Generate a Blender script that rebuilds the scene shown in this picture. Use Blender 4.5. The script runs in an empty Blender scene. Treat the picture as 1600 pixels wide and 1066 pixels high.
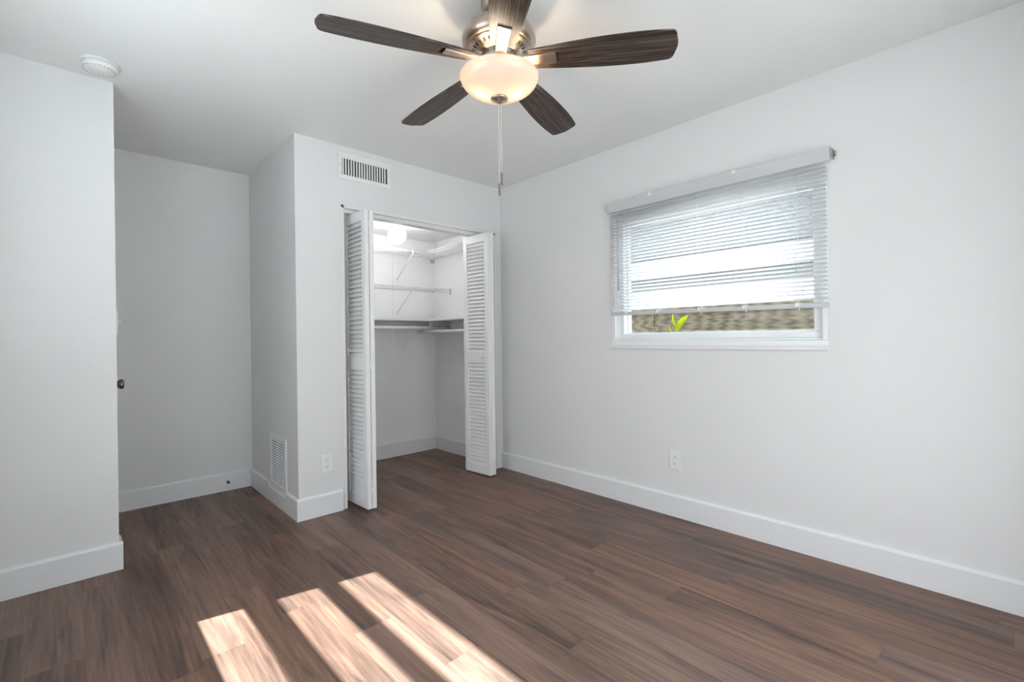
import bpy, bmesh, math, random
from math import sin, cos, pi, radians
from mathutils import Vector, Matrix

random.seed(7)
SC = bpy.context.scene
COL = SC.collection

# ------------------------------------------------------------------ camera
YAW, PIT, ROL, FPX = 0.75259, 0.00028, -0.01313, 735.66
CAM = Vector((-2.76023, -3.08109, 1.13481))
fwd = Vector((sin(YAW) * cos(PIT), cos(YAW) * cos(PIT), sin(PIT)))
rgt = Vector((cos(YAW), -sin(YAW), 0))
upv = rgt.cross(fwd)
R_ = cos(ROL) * rgt + sin(ROL) * upv
U_ = -sin(ROL) * rgt + cos(ROL) * upv
cd = bpy.data.cameras.new('camera')
cam = bpy.data.objects.new('camera', cd)
COL.objects.link(cam)
cd.sensor_width = 36.0
cd.lens = FPX / 1600 * 36.0
cd.shift_y = -5.4245 / 1600
cd.clip_start = 0.02
cam.matrix_world = Matrix(((R_.x, U_.x, -fwd.x, CAM.x), (R_.y, U_.y, -fwd.y, CAM.y),
                           (R_.z, U_.z, -fwd.z, CAM.z), (0, 0, 0, 1)))
SC.camera = cam

# ------------------------------------------------------------------ light
SUN_STRENGTH = 20.0
SKY_STRENGTH = 3.0
SKY_SAT = 0.18
FAN_POWER = 2.8
GLOBE = 14.0
EXPOSURE = 0.78

SC.view_settings.view_transform = 'Standard'
SC.view_settings.look = 'None'
SC.view_settings.gamma = 1.0
SC.view_settings.exposure = EXPOSURE
SC.view_settings.use_curve_mapping = False

w = bpy.data.worlds.new('sky')
SC.world = w
w.use_nodes = True
nt = w.node_tree
bg = nt.nodes['Background']
sky = nt.nodes.new('ShaderNodeTexSky')
sky.sky_type = 'PREETHAM'
sky.turbidity = 4.0
sdir = Vector((-1, 0.185, 1.33)).normalized()
sky.sun_direction = sdir
hs = nt.nodes.new('ShaderNodeHueSaturation')
hs.inputs['Saturation'].default_value = SKY_SAT
nt.links.new(sky.outputs[0], hs.inputs['Color'])
nt.links.new(hs.outputs[0], bg.inputs[0])
bg.inputs[1].default_value = SKY_STRENGTH

sl = bpy.data.lights.new('sun', 'SUN')
sl.energy = SUN_STRENGTH
sl.angle = radians(0.6)
sl.color = (0.86, 0.96, 1.0)
so = bpy.data.objects.new('sun', sl)
COL.objects.link(so)
so.rotation_euler = (-sdir).to_track_quat('-Z', 'Y').to_euler()
so.location = (-6, 1, 8)


# ------------------------------------------------------------------ helpers
def bm_new():
    return bmesh.new()


def add_box(bm, x0, x1, y0, y1, z0, z1, M=None):
    vs = [bm.verts.new((x, y, z)) for x in (x0, x1) for y in (y0, y1) for z in (z0, z1)]
    if M is not None:
        for v in vs:
            v.co = M @ v.co
    for f in ((0, 1, 3, 2), (4, 6, 7, 5), (0, 4, 5, 1), (2, 3, 7, 6), (0, 2, 6, 4), (1, 5, 7, 3)):
        bm.faces.new([vs[i] for i in f])
    return vs


def add_tube(bm, a, b, r, n=12, r2=None, caps=True):
    a, b = Vector(a), Vector(b)
    d = (b - a).normalized()
    u = d.orthogonal().normalized()
    v = d.cross(u)
    r2 = r if r2 is None else r2
    A = [bm.verts.new(a + r * (cos(2 * pi * i / n) * u + sin(2 * pi * i / n) * v)) for i in range(n)]
    B = [bm.verts.new(b + r2 * (cos(2 * pi * i / n) * u + sin(2 * pi * i / n) * v)) for i in range(n)]
    for i in range(n):
        f = bm.faces.new((A[i], A[(i + 1) % n], B[(i + 1) % n], B[i]))
        f.smooth = True
    if caps:
        bm.faces.new(A[::-1])
        bm.faces.new(B)


def add_lathe(bm, prof, n=48, c=(0, 0, 0), axis='z'):
    """prof: list of (r, h). Revolved about an axis through c."""
    rings = []

    def pt(r, h, t):
        if axis == 'z':
            return Vector((c[0] + r * cos(t), c[1] + r * sin(t), c[2] + h))
        if axis == 'x':
            return Vector((c[0] + h, c[1] + r * cos(t), c[2] + r * sin(t)))
        return Vector((c[0] + r * sin(t), c[1] + h, c[2] + r * cos(t)))
    for r, h in prof:
        if r < 1e-6:
            rings.append([bm.verts.new(pt(0, h, 0))])
        else:
            rings.append([bm.verts.new(pt(r, h, 2 * pi * i / n)) for i in range(n)])
    for A, B in zip(rings, rings[1:]):
        for i in range(n):
            j = (i + 1) % n
            if len(A) == 1 and len(B) == 1:
                continue
            if len(A) == 1:
                f = bm.faces.new((A[0], B[j], B[i]))
            elif len(B) == 1:
                f = bm.faces.new((A[i], A[j], B[0]))
            else:
                f = bm.faces.new((A[i], A[j], B[j], B[i]))
            f.smooth = True


def add_prism(bm, poly, z0, z1, M=None):
    """Extrude a polygon in XY between z0 and z1."""
    A = [bm.verts.new((x, y, z0)) for x, y in poly]
    B = [bm.verts.new((x, y, z1)) for x, y in poly]
    if M is not None:
        for v in A + B:
            v.co = M @ v.co
    n = len(poly)
    for i in range(n):
        j = (i + 1) % n
        bm.faces.new((A[i], A[j], B[j], B[i]))
    bm.faces.new(A[::-1])
    bm.faces.new(B)


def obj(name, bm, m, parent=None, bevel=0.0, seg=2, auto=False):
    bmesh.ops.recalc_face_normals(bm, faces=bm.faces)
    me = bpy.data.meshes.new(name)
    bm.to_mesh(me)
    bm.free()
    me.materials.append(m)
    o = bpy.data.objects.new(name, me)
    COL.objects.link(o)
    if parent is not None:
        o.parent = parent
    if bevel:
        b = o.modifiers.new('bevel', 'BEVEL')
        b.width = bevel
        b.segments = seg
        b.limit_method = 'ANGLE'
        b.angle_limit = radians(40)
    return o


def empty(name, loc=(0, 0, 0), rz=0.0):
    o = bpy.data.objects.new(name, None)
    COL.objects.link(o)
    o.location = loc
    o.rotation_euler = (0, 0, rz)
    o.empty_display_size = 0.1
    return o


def tag(o, label, cat, group=None, kind=None):
    o['label'] = label
    o['category'] = cat
    if group:
        o['group'] = group
    if kind:
        o['kind'] = kind
    return o


def struct(name, bm, m, label, cat, bevel=0.0):
    return tag(obj(name, bm, m, None, bevel), label, cat, None, 'structure')


# ------------------------------------------------------------------ materials
def mat(name, color, rough=0.5, metal=0.0, spec=0.5, **kw):
    m = bpy.data.materials.new(name)
    m.use_nodes = True
    b = m.node_tree.nodes['Principled BSDF']
    b.inputs['Base Color'].default_value = (*color, 1)
    b.inputs['Roughness'].default_value = rough
    b.inputs['Metallic'].default_value = metal
    b.inputs['Specular IOR Level'].default_value = spec
    for k, v in kw.items():
        b.inputs[k].default_value = v
    return m


def noise_bump(m, scale, strength, dist=0.002, detail=3.0):
    nt = m.node_tree
    tc = nt.nodes.new('ShaderNodeTexCoord')
    n = nt.nodes.new('ShaderNodeTexNoise')
    n.inputs['Scale'].default_value = scale
    n.inputs['Detail'].default_value = detail
    bp = nt.nodes.new('ShaderNodeBump')
    bp.inputs['Strength'].default_value = strength
    bp.inputs['Distance'].default_value = dist
    nt.links.new(tc.outputs['Object'], n.inputs['Vector'])
    nt.links.new(n.outputs['Fac'], bp.inputs['Height'])
    nt.links.new(bp.outputs['Normal'], nt.nodes['Principled BSDF'].inputs['Normal'])
    return m


M_wall = noise_bump(mat('painted wall', (0.775, 0.772, 0.77), 0.6, spec=0.25), 22, 0.25, 0.004)
M_closet = noise_bump(mat('white closet paint', (0.90, 0.90, 0.90), 0.6, spec=0.25), 22, 0.25, 0.004)
M_ceil = noise_bump(mat('painted ceiling', (0.85, 0.845, 0.84), 0.75, spec=0.2), 28, 0.25, 0.004)
M_trim = mat('white semi gloss trim', (0.80, 0.80, 0.805), 0.38, spec=0.4)
M_door = mat('white door paint', (0.84, 0.84, 0.84), 0.4, spec=0.4)
M_plastic = mat('white plastic', (0.84, 0.84, 0.835), 0.35, spec=0.45)
M_vinyl = mat('white vinyl frame', (0.84, 0.86, 0.87), 0.35, spec=0.45)
M_dark = mat('dark cavity', (0.012, 0.012, 0.012), 0.8)
M_slot = mat('dark slot', (0.025, 0.025, 0.025), 0.7)
M_rail = mat('blind rail enamel', (0.60, 0.60, 0.61), 0.4, spec=0.4)
M_knob = mat('pewter knob', (0.20, 0.185, 0.17), 0.28, 1.0)
M_wire = mat('white coated wire', (0.84, 0.84, 0.85), 0.35)
M_rod = mat('white coated rod', (0.80, 0.80, 0.80), 0.35)
M_steel = mat('galvanised steel', (0.45, 0.44, 0.42), 0.4, 0.9)
M_chain = mat('pale bead chain', (0.75, 0.68, 0.60), 0.35, 0.6)
M_fob = mat('brown chain fob', (0.16, 0.13, 0.11), 0.45)
M_cord = mat('white cord', (0.8, 0.8, 0.8), 0.8)


def brushed(name, col, rough):
    m = mat(name, col, rough, 1.0)
    nt = m.node_tree
    tc = nt.nodes.new('ShaderNodeTexCoord')
    mp = nt.nodes.new('ShaderNodeMapping')
    mp.inputs['Scale'].default_value = (6, 6, 260)
    n = nt.nodes.new('ShaderNodeTexNoise')
    n.inputs['Scale'].default_value = 3
    mr = nt.nodes.new('ShaderNodeMapRange')
    mr.inputs['To Min'].default_value = rough - 0.07
    mr.inputs['To Max'].default_value = rough + 0.10
    nt.links.new(tc.outputs['Object'], mp.inputs[0])
    nt.links.new(mp.outputs[0], n.inputs['Vector'])
    nt.links.new(n.outputs['Fac'], mr.inputs['Value'])
    nt.links.new(mr.outputs[0], nt.nodes['Principled BSDF'].inputs['Roughness'])
    return m


M_nickel = brushed('brushed nickel', (0.48, 0.40, 0.335), 0.33)


def N(nt, typ, **kw):
    n = nt.nodes.new(typ)
    for k, v in kw.items():
        setattr(n, k, v)
    return n


def math_n(nt, op, a, b=None):
    n = nt.nodes.new('ShaderNodeMath')
    n.operation = op
    for i, x in enumerate((a, b)):
        if x is None:
            continue
        if isinstance(x, (int, float)):
            n.inputs[i].default_value = x
        else:
            nt.links.new(x, n.inputs[i])
    return n.outputs[0]


def make_floor_mat():
    m = mat('walnut vinyl plank', (0.1, 0.07, 0.05), 0.4, spec=0.55)
    nt = m.node_tree
    L = nt.links.new
    b = nt.nodes['Principled BSDF']
    tc = N(nt, 'ShaderNodeTexCoord')
    sx = N(nt, 'ShaderNodeSeparateXYZ')
    L(tc.outputs['Object'], sx.inputs[0])
    X, Y = sx.outputs[0], sx.outputs[1]
    PW, PL = 0.152, 1.22
    xi = math_n(nt, 'DIVIDE', math_n(nt, 'ADD', X, 10.03), PW)
    row = math_n(nt, 'FLOOR', xi)
    wn = N(nt, 'ShaderNodeTexWhiteNoise', noise_dimensions='1D')
    L(row, wn.inputs['W'])
    yo = math_n(nt, 'ADD', math_n(nt, 'DIVIDE', math_n(nt, 'ADD', Y, 10.0), PL), math_n(nt, 'MULTIPLY', wn.outputs['Value'], 7.0))
    seg = math_n(nt, 'FLOOR', yo)
    cb = N(nt, 'ShaderNodeCombineXYZ')
    L(row, cb.inputs[0])
    L(seg, cb.inputs[1])
    wn2 = N(nt, 'ShaderNodeTexWhiteNoise', noise_dimensions='2D')
    L(cb.outputs[0], wn2.inputs['Vector'])
    rnd = wn2.outputs['Value']
    # grain coordinates with an offset of their own per plank
    gc = N(nt, 'ShaderNodeCombineXYZ')
    L(math_n(nt, 'ADD', X, math_n(nt, 'MULTIPLY', rnd, 13.0)), gc.inputs[0])
    L(math_n(nt, 'ADD', Y, math_n(nt, 'MULTIPLY', rnd, 31.0)), gc.inputs[1])
    L(math_n(nt, 'MULTIPLY', rnd, 9.0), gc.inputs[2])

    def stretched(sxv, syv, detail, dist, rough=0.55):
        mp = N(nt, 'ShaderNodeMapping')
        mp.inputs['Scale'].default_value = (sxv, syv, 1)
        L(gc.outputs[0], mp.inputs[0])
        n = N(nt, 'ShaderNodeTexNoise')
        n.inputs['Scale'].default_value = 1
        n.inputs['Detail'].default_value = detail
        n.inputs['Roughness'].default_value = rough
        n.inputs['Distortion'].default_value = dist
        L(mp.outputs[0], n.inputs['Vector'])
        return n.outputs['Fac']
    broad = stretched(11, 1.0, 4, 1.4)
    mid = stretched(38, 1.8, 6, 1.2, 0.62)
    fine = stretched(150, 5, 4, 0.4, 0.7)
    # cathedral rings
    mpw = N(nt, 'ShaderNodeMapping')
    mpw.inputs['Scale'].default_value = (6.5, 0.75, 1)
    L(gc.outputs[0], mpw.inputs[0])
    wv = N(nt, 'ShaderNodeTexWave', wave_type='BANDS', bands_direction='X')
    wv.inputs['Scale'].default_value = 2.0
    wv.inputs['Distortion'].default_value = 9.0
    wv.inputs['Detail'].default_value = 3.0
    wv.inputs['Detail Scale'].default_value = 0.9
    L(mpw.outputs[0], wv.inputs['Vector'])
    # dark knots
    mpk = N(nt, 'ShaderNodeMapping')
    mpk.inputs['Scale'].default_value = (9, 1.1, 1)
    L(gc.outputs[0], mpk.inputs[0])
    kn = N(nt, 'ShaderNodeTexNoise')
    kn.inputs['Scale'].default_value = 1
    kn.inputs['Detail'].default_value = 6
    kn.inputs['Roughness'].default_value = 0.62
    kn.inputs['Distortion'].default_value = 2.2
    L(mpk.outputs[0], kn.inputs['Vector'])
    s = math_n(nt, 'ADD', math_n(nt, 'MULTIPLY', broad, 0.47), math_n(nt, 'MULTIPLY', mid, 0.26))
    s = math_n(nt, 'ADD', s, math_n(nt, 'MULTIPLY', fine, 0.17))
    s = math_n(nt, 'ADD', s, math_n(nt, 'MULTIPLY', wv.outputs['Fac'], 0.035))
    s = math_n(nt, 'ADD', s, math_n(nt, 'MULTIPLY', rnd, 0.085))
    cr = N(nt, 'ShaderNodeValToRGB')
    e = cr.color_ramp.elements
    e[0].position = 0.36
    e[0].color = (0.046, 0.031, 0.026, 1)
    e[1].position = 0.655
    e[1].color = (0.262, 0.170, 0.132, 1)
    x = e.new(0.50)
    x.color = (0.146, 0.093, 0.073, 1)
    L(s, cr.inputs[0])
    # greyish or reddish tone per plank
    wn3 = N(nt, 'ShaderNodeTexWhiteNoise', noise_dimensions='2D')
    mp3 = N(nt, 'ShaderNodeMapping')
    mp3.inputs['Location'].default_value = (3.3, 7.7, 0)
    L(cb.outputs[0], mp3.inputs[0])
    L(mp3.outputs[0], wn3.inputs['Vector'])
    hsv = N(nt, 'ShaderNodeHueSaturation')
    L(cr.outputs[0], hsv.inputs['Color'])
    L(math_n(nt, 'ADD', math_n(nt, 'MULTIPLY', wn3.outputs['Value'], 0.26), 1.06), hsv.inputs['Saturation'])
    kr = N(nt, 'ShaderNodeMapRange')
    kr.inputs['From Min'].default_value = 0.60
    kr.inputs['From Max'].default_value = 0.74
    kr.inputs['To Min'].default_value = 1.0
    kr.inputs['To Max'].default_value = 0.55
    L(kn.outputs['Fac'], kr.inputs['Value'])
    # seams
    fx = math_n(nt, 'FRACT', xi)
    ex = math_n(nt, 'MINIMUM', fx, math_n(nt, 'SUBTRACT', 1.0, fx))
    fy = math_n(nt, 'FRACT', yo)
    ey = math_n(nt, 'MINIMUM', fy, math_n(nt, 'SUBTRACT', 1.0, fy))
    seam = math_n(nt, 'MINIMUM', math_n(nt, 'DIVIDE', ex, 0.008), math_n(nt, 'DIVIDE', ey, 0.0012))
    seamc = N(nt, 'ShaderNodeMapRange')
    seamc.inputs['To Min'].default_value = 0.55
    L(seam, seamc.inputs['Value'])
    mul = math_n(nt, 'MULTIPLY', kr.outputs[0], seamc.outputs[0])
    mx = N(nt, 'ShaderNodeMix', data_type='RGBA', blend_type='MULTIPLY')
    mx.inputs[0].default_value = 1.0
    L(hsv.outputs[0], mx.inputs[6])
    cc = N(nt, 'ShaderNodeCombineColor')
    for i in range(3):
        L(mul, cc.inputs[i])
    L(cc.outputs[0], mx.inputs[7])
    L(mx.outputs[2], b.inputs['Base Color'])
    rr = N(nt, 'ShaderNodeMapRange')
    rr.inputs['To Min'].default_value = 0.40
    rr.inputs['To Max'].default_value = 0.50
    L(fine, rr.inputs['Value'])
    L(rr.outputs[0], b.inputs['Roughness'])
    bp = N(nt, 'ShaderNodeBump')
    bp.inputs['Strength'].default_value = 0.12
    bp.inputs['Distance'].default_value = 0.001
    L(math_n(nt, 'ADD', fine, math_n(nt, 'MINIMUM', seam, 1.0)), bp.inputs['Height'])
    L(bp.outputs[0], b.inputs['Normal'])
    return m


M_floor = make_floor_mat()


def wood(name, c0, c1, c2, scale, stretch, rough=0.45, ring=0.25, spec=0.4):
    """grain runs along object X"""
    m = mat(name, c1, rough, spec=spec)
    nt = m.node_tree
    L = nt.links.new
    tc = N(nt, 'ShaderNodeTexCoord')
    mp = N(nt, 'ShaderNodeMapping')
    mp.inputs['Scale'].default_value = (stretch, scale, scale)
    L(tc.outputs['Object'], mp.inputs[0])
    n = N(nt, 'ShaderNodeTexNoise')
    n.inputs['Scale'].default_value = 1
    n.inputs['Detail'].default_value = 5
    n.inputs['Roughness'].default_value = 0.65
    n.inputs['Distortion'].default_value = 0.5
    L(mp.outputs[0], n.inputs['Vector'])
    mp2 = N(nt, 'ShaderNodeMapping')
    mp2.inputs['Scale'].default_value = (stretch * 0.55, scale * 0.26, scale * 0.26)
    L(tc.outputs['Object'], mp2.inputs[0])
    wv = N(nt, 'ShaderNodeTexWave', wave_type='BANDS', bands_direction='Y')
    wv.inputs['Scale'].default_value = 1.6
    wv.inputs['Distortion'].default_value = 7
    wv.inputs['Detail'].default_value = 2
    L(mp2.outputs[0], wv.inputs['Vector'])
    s = math_n(nt, 'ADD', math_n(nt, 'MULTIPLY', n.outputs['Fac'], 1 - ring), math_n(nt, 'MULTIPLY', wv.outputs['Fac'], ring))
    cr = N(nt, 'ShaderNodeValToRGB')
    e = cr.color_ramp.elements
    e[0].position = 0.32
    e[0].color = (*c0, 1)
    e[1].position = 0.74
    e[1].color = (*c2, 1)
    x = e.new(0.5)
    x.color = (*c1, 1)
    L(s, cr.inputs[0])
    L(cr.outputs[0], nt.nodes['Principled BSDF'].inputs['Base Color'])
    return m


M_blade = wood('weathered walnut blade', (0.012, 0.007, 0.005), (0.036, 0.022, 0.016), (0.20, 0.145, 0.115), 90, 4.0, 0.42, 0.16, 0.38)
M_fence = wood('weathered fence board', (0.09, 0.078, 0.052), (0.20, 0.172, 0.122), (0.30, 0.265, 0.20), 30, 2.2, 0.9, 0.2, 0.1)
M_fence.node_tree.nodes['Mapping'].inputs['Scale'].default_value = (60, 3.0, 80)
M_fence.node_tree.nodes['Mapping.001'].inputs['Scale'].default_value = (8, 1.5, 14)


def shader_mix(name, build):
    m = bpy.data.materials.new(name)
    m.use_nodes = True
    nt = m.node_tree
    for n in list(nt.nodes):
        nt.nodes.remove(n)
    out = nt.nodes.new('ShaderNodeOutputMaterial')
    nt.links.new(build(nt), out.inputs['Surface'])
    return m


def mix_sh(nt, fac, a, b):
    x = nt.nodes.new('ShaderNodeMixShader')
    x.inputs[0].default_value = fac
    nt.links.new(a, x.inputs[1])
    nt.links.new(b, x.inputs[2])
    return x.outputs[0]


def sh(nt, typ, color, **kw):
    n = nt.nodes.new(typ)
    n.inputs['Color'].default_value = (*color, 1)
    for k, v in kw.items():
        n.inputs[k].default_value = v
    return n.outputs[0]


M_glass = shader_mix('window glass', lambda nt: mix_sh(nt, 0.015, sh(nt, 'ShaderNodeBsdfTransparent', (0.93, 0.95, 0.95)),
                                                      sh(nt, 'ShaderNodeBsdfGlossy', (0.9, 0.9, 0.9), Roughness=0.03)))
M_slat = shader_mix('white blind slat', lambda nt: mix_sh(nt, 0.04, mix_sh(nt, 0.82, sh(nt, 'ShaderNodeBsdfDiffuse', (0.90, 0.91, 0.92)),
                                                                     sh(nt, 'ShaderNodeBsdfTranslucent', (0.97, 0.97, 0.97))),
                                                     sh(nt, 'ShaderNodeBsdfGlossy', (0.8, 0.8, 0.8), Roughness=0.3)))
M_bowl = shader_mix('frosted bowl glass', lambda nt: mix_sh(nt, 0.05, mix_sh(nt, 0.06, sh(nt, 'ShaderNodeBsdfDiffuse', (0.62, 0.54, 0.46)),
                                                                         sh(nt, 'ShaderNodeBsdfTranslucent', (0.98, 0.72, 0.48))),
                                                         sh(nt, 'ShaderNodeBsdfGlossy', (0.9, 0.9, 0.9), Roughness=0.15)))


def emis(name, col, s):
    return shader_mix(name, lambda nt: sh(nt, 'ShaderNodeEmission', col, Strength=s))


M_globe = emis('lit globe glass', (1.0, 0.98, 0.97), GLOBE)

# ------------------------------------------------------------------ room shell
H = 2.44
XL, YR = -3.10, -3.46            # left and rear walls
XF, XD = -1.727, -2.594           # closet side wall, end of the near left wall
YB = 1.035                        # back of alcove and closet
WT = 0.115
CX0, CX1, CZ = -1.418, -0.075, 2.03   # closet opening
W1Y0, W1Y1, W1Z0, W1Z1 = -2.449, -1.154, 1.072, 1.985    # window in right wall
W2Y0, W2Y1, W2Z0, W2Z1 = -2.10, -0.62, 0.88, 2.07        # window in left wall
W3X0, W3X1, W3Z0, W3Z1 = -2.75, -0.70, 0.15, 2.10        # added wide window in rear wall, for front daylight
DY0, DY1, DZ = 0.16, 0.97, 2.03       # entry door in the hall

bm = bm_new()
add_box(bm, XL - .2, 0.2, YR - .2, YB + .2, -0.12, 0)
struct('floor', bm, M_floor, 'dark walnut vinyl plank floor across the room, alcove and closet', 'floor')
bm = bm_new()
add_box(bm, XL - .2, 0.2, YR - .2, YB + .2, H, H + 0.14)
struct('ceiling', bm, M_ceil, 'smooth white ceiling above the fan', 'ceiling')
bm = bm_new()
add_box(bm, XL - .35, 0.62, YR - .6, YB + .6, H + 0.14, H + 0.22)  # unseen slab, eave sized to keep the sun off the fence
struct('roof', bm, M_trim, 'flat unseen roof slab with an eave sized to shade the fence', 'roof')


def wall_with_hole(name, axis, c0, c1, a0, a1, h0, h1, z0, z1, label, bev=0.0):
    """Wall slab on x or y between c0, c1 (thickness) spanning a0..a1, hole h0..h1 x z0..z1."""
    bm = bm_new()

    def bx(s0, s1, q0, q1):
        if s1 - s0 < 1e-4 or q1 - q0 < 1e-4:
            return
        if axis == 'x':
            add_box(bm, c0, c1, s0, s1, q0, q1)
        else:
            add_box(bm, s0, s1, c0, c1, q0, q1)
    bx(a0, h0, 0, H)
    bx(h1, a1, 0, H)
    bx(h0, h1, 0, z0)
    bx(h0, h1, z1, H)
    bmesh.ops.remove_doubles(bm, verts=bm.verts, dist=1e-5)
    return struct(name, bm, M_wall, label, 'wall')


wall_with_hole('wall_right', 'x', 0, 0.15, YR - .15, WT, W1Y0, W1Y1, W1Z0, W1Z1, 'light grey wall holding the window with the blind')
wall_with_hole('wall_left', 'x', XL - .15, XL, YR - .15, .0, W2Y0, W2Y1, W2Z0, W2Z1, 'grey wall at the camera side with the sunny window')
wall_with_hole('wall_rear', 'y', YR - .15, YR, XL, 0, W3X0, W3X1, W3Z0, W3Z1, 'grey wall behind the camera')
wall_with_hole('wall_closet', 'y', 0, WT, XF, 0, CX0, CX1, 0, CZ, 'light grey wall around the closet opening under the air vent')
bm = bm_new()
add_box(bm, XL - .15, XD, 0, WT, 0, H)
struct('wall_near_left', bm, M_wall, 'light grey wall end at the left edge under the smoke detector', 'wall')
wall_with_hole('wall_hall', 'x', XD - .12, XD, WT, YB, DY0, DY1, 0, DZ, 'wall of the hall alcove holding the entry door')
bm = bm_new()
add_box(bm, XD - .12, XF + .05, YB, YB + .15, 0, H)
struct('wall_back', bm, M_wall, 'light grey back wall of the alcove', 'wall')
bm = bm_new()
add_box(bm, XF + .05, 0.15, YB, YB + .15, 0, H)
add_box(bm, 0, 0.15, WT, YB, 0, H)
struct('wall_closet_inside', bm, M_closet, 'white walls inside the closet behind the shelves', 'wall')
bm = bm_new()
add_box(bm, XF, XF + .1, WT, YB, 0, H)
struct('wall_closet_side', bm, M_wall, 'grey side wall of the closet facing the alcove with the return grille', 'wall')
bm = bm_new()
add_box(bm, XF + .1, 0, WT, YB, 2.13, 2.16)
struct('ceiling_closet', bm, M_closet, 'low white ceiling inside the closet', 'ceiling')

# baseboards --------------------------------------------------------
BH, BT = 0.137, 0.015


def base_prof(bm, p0, p1, n, h=BH):
    """board from p0 to p1 with its face on the n side; eased top edge"""
    p0, p1, n = Vector((*p0, 0)), Vector((*p1, 0)), Vector((*n, 0))
    prof = [(0, 0), (BT, 0), (BT, h - .012), (BT * .72, h - .003), (BT * .3, h), (0, h)]
    A = [bm.verts.new(p0 + n * a + Vector((0, 0, z))) for a, z in prof]
    B = [bm.verts.new(p1 + n * a + Vector((0, 0, z))) for a, z in prof]
    k = len(prof)
    for i in range(k):
        j = (i + 1) % k
        bm.faces.new((A[i], A[j], B[j], B[i]))
    bm.faces.new(A[::-1])
    bm.faces.new(B)


def baseboard(name, segs, label):
    bm = bm_new()
    for s in segs:
        base_prof(bm, *s)
    return struct(name, bm, M_trim, label, 'baseboard')


baseboard('baseboard_right', [((0, YR), (0, -.0005), (-1, 0))], 'white baseboard along the window wall')
baseboard('baseboard_closet_wall', [((XF - BT, 0), (CX0 - .028, 0), (0, -1))], 'white baseboard in front of the closet wall')
# the closet side board is notched under the return grille
bm = bm_new()
base_prof(bm, (XF, .0005), (XF, .195), (-1, 0))
base_prof(bm, (XF, .195), (XF, .56), (-1, 0), .108)
base_prof(bm, (XF, .56), (XF, YB - BT), (-1, 0))
struct('baseboard_closet_side', bm, M_trim, 'white baseboard notched under the return grille', 'baseboard')
baseboard('baseboard_alcove', [((XD + .02, YB), (XF, YB), (0, -1))], 'white baseboard at the back of the alcove')
baseboard('baseboard_near_left', [((XL, 0), (XD + BT, 0), (0, -1)), ((XD, .0005), (XD, WT), (1, 0))], 'white baseboard wrapping the near left wall end')
baseboard('baseboard_closet', [((XF + .1, YB), (0, YB), (0, -1)), ((0, YB), (0, WT), (-1, 0)), ((XF + .1, WT), (XF + .1, YB), (1, 0))], 'white baseboard inside the closet')
baseboard('baseboard_left', [((XL, YR), (XL, 0), (1, 0))], 'white baseboard along the camera side wall')
baseboard('baseboard_rear', [((XL, YR), (0, YR), (0, 1))], 'white baseboard behind the camera')

# closet opening trim: thin jamb lining and head track -----------------
bm = bm_new()
add_box(bm, CX0 - .014, CX0 + .006, -.004, WT + .004, 0, CZ + .014)
add_box(bm, CX1 - .006, CX1 + .010, -.004, WT + .004, 0, CZ + .014)
add_box(bm, CX0 - .014, CX1 + .010, -.004, WT + .004, CZ - .006, CZ + .014)
struct('trim_1', bm, M_trim, 'thin white lining around the closet opening', 'trim', .002)
bm = bm_new()
add_box(bm, CX0 + .006, CX1 - .006, .022, .095, CZ - .031, CZ - .006)
struct('trim_2', bm, M_trim, 'white folding door track under the closet head', 'trim')

# ------------------------------------------------------------------ window frames
def frame_ring(bm, ax, d0, d1, a0, a1, z0, z1, t, tb=None):
    """rectangular ring; thickness direction d0..d1 on axis ax"""
    tb = t if tb is None else tb
    for s0, s1, q0, q1 in ((a0, a1, z0, z0 + tb), (a0, a1, z1 - t, z1), (a0, a0 + t, z0 + tb, z1 - t), (a1 - t, a1, z0 + tb, z1 - t)):
        if ax == 'x':
            add_box(bm, d0, d1, s0, s1, q0, q1)
        else:
            add_box(bm, s0, s1, d0, d1, q0, q1)


win1 = tag(empty('window_1', (0.06, -1.8, W1Z0)), 'white vinyl window in the right wall behind the blind', 'window', None, 'structure')


def child(o, par):
    o.parent = par
    o.matrix_parent_inverse = Matrix.Translation(-par.location) if par.rotation_euler.z == 0 else par.matrix_basis.inverted()
    return o


bm = bm_new()
frame_ring(bm, 'x', 0.002, 0.13, W1Y0, W1Y1, W1Z0, W1Z1, .030)
frame_ring(bm, 'x', 0.022, 0.13, W1Y0 + .030, W1Y1 - .030, W1Z0 + .030, W1Z1 - .030, .012)
child(obj('window_frame', bm, M_vinyl, None, .003), win1)
bm = bm_new()
frame_ring(bm, 'x', 0.040, 0.125, W1Y0 + .042, W1Y1 - .042, W1Z0 + .042, W1Z1 - .042, .034)
frame_ring(bm, 'x', 0.085, 0.125, W1Y0 + .076, W1Y1 - .076, W1Z0 + .076, W1Z1 - .076, .008)
child(obj('sash', bm, M_vinyl, None, .003), win1)
bm = bm_new()
add_box(bm, .104, .110, W1Y0 + .08, W1Y1 - .08, W1Z0 + .08, W1Z1 - .08)
child(obj('window_pane', bm, M_glass), win1)
bm = bm_new()
add_box(bm, -.012, .02, W1Y0, W1Y1 + .002, W1Z0 - .022, W1Z0 + .001)
child(obj('window_sill', bm, M_trim, None, .002), win1)
for yc in (-1.322, -2.235):
    bm = bm_new()
    poly = [(-.05 + .1 * i / 10, 0) for i in range(11)] + [(.05 - .1 * i / 10, -.010 * sin(pi * i / 10)) for i in range(1, 10)]
    Mx = Matrix.Translation((0.028, yc, W1Z0 + .071)) @ Matrix(((0, 0, 1, 0), (1, 0, 0, 0), (0, 1, 0, 0), (0, 0, 0, 1)))
    add_prism(bm, poly, 0, .016, Mx)
    child(obj('pull_tab', bm, M_vinyl), win1)

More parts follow.
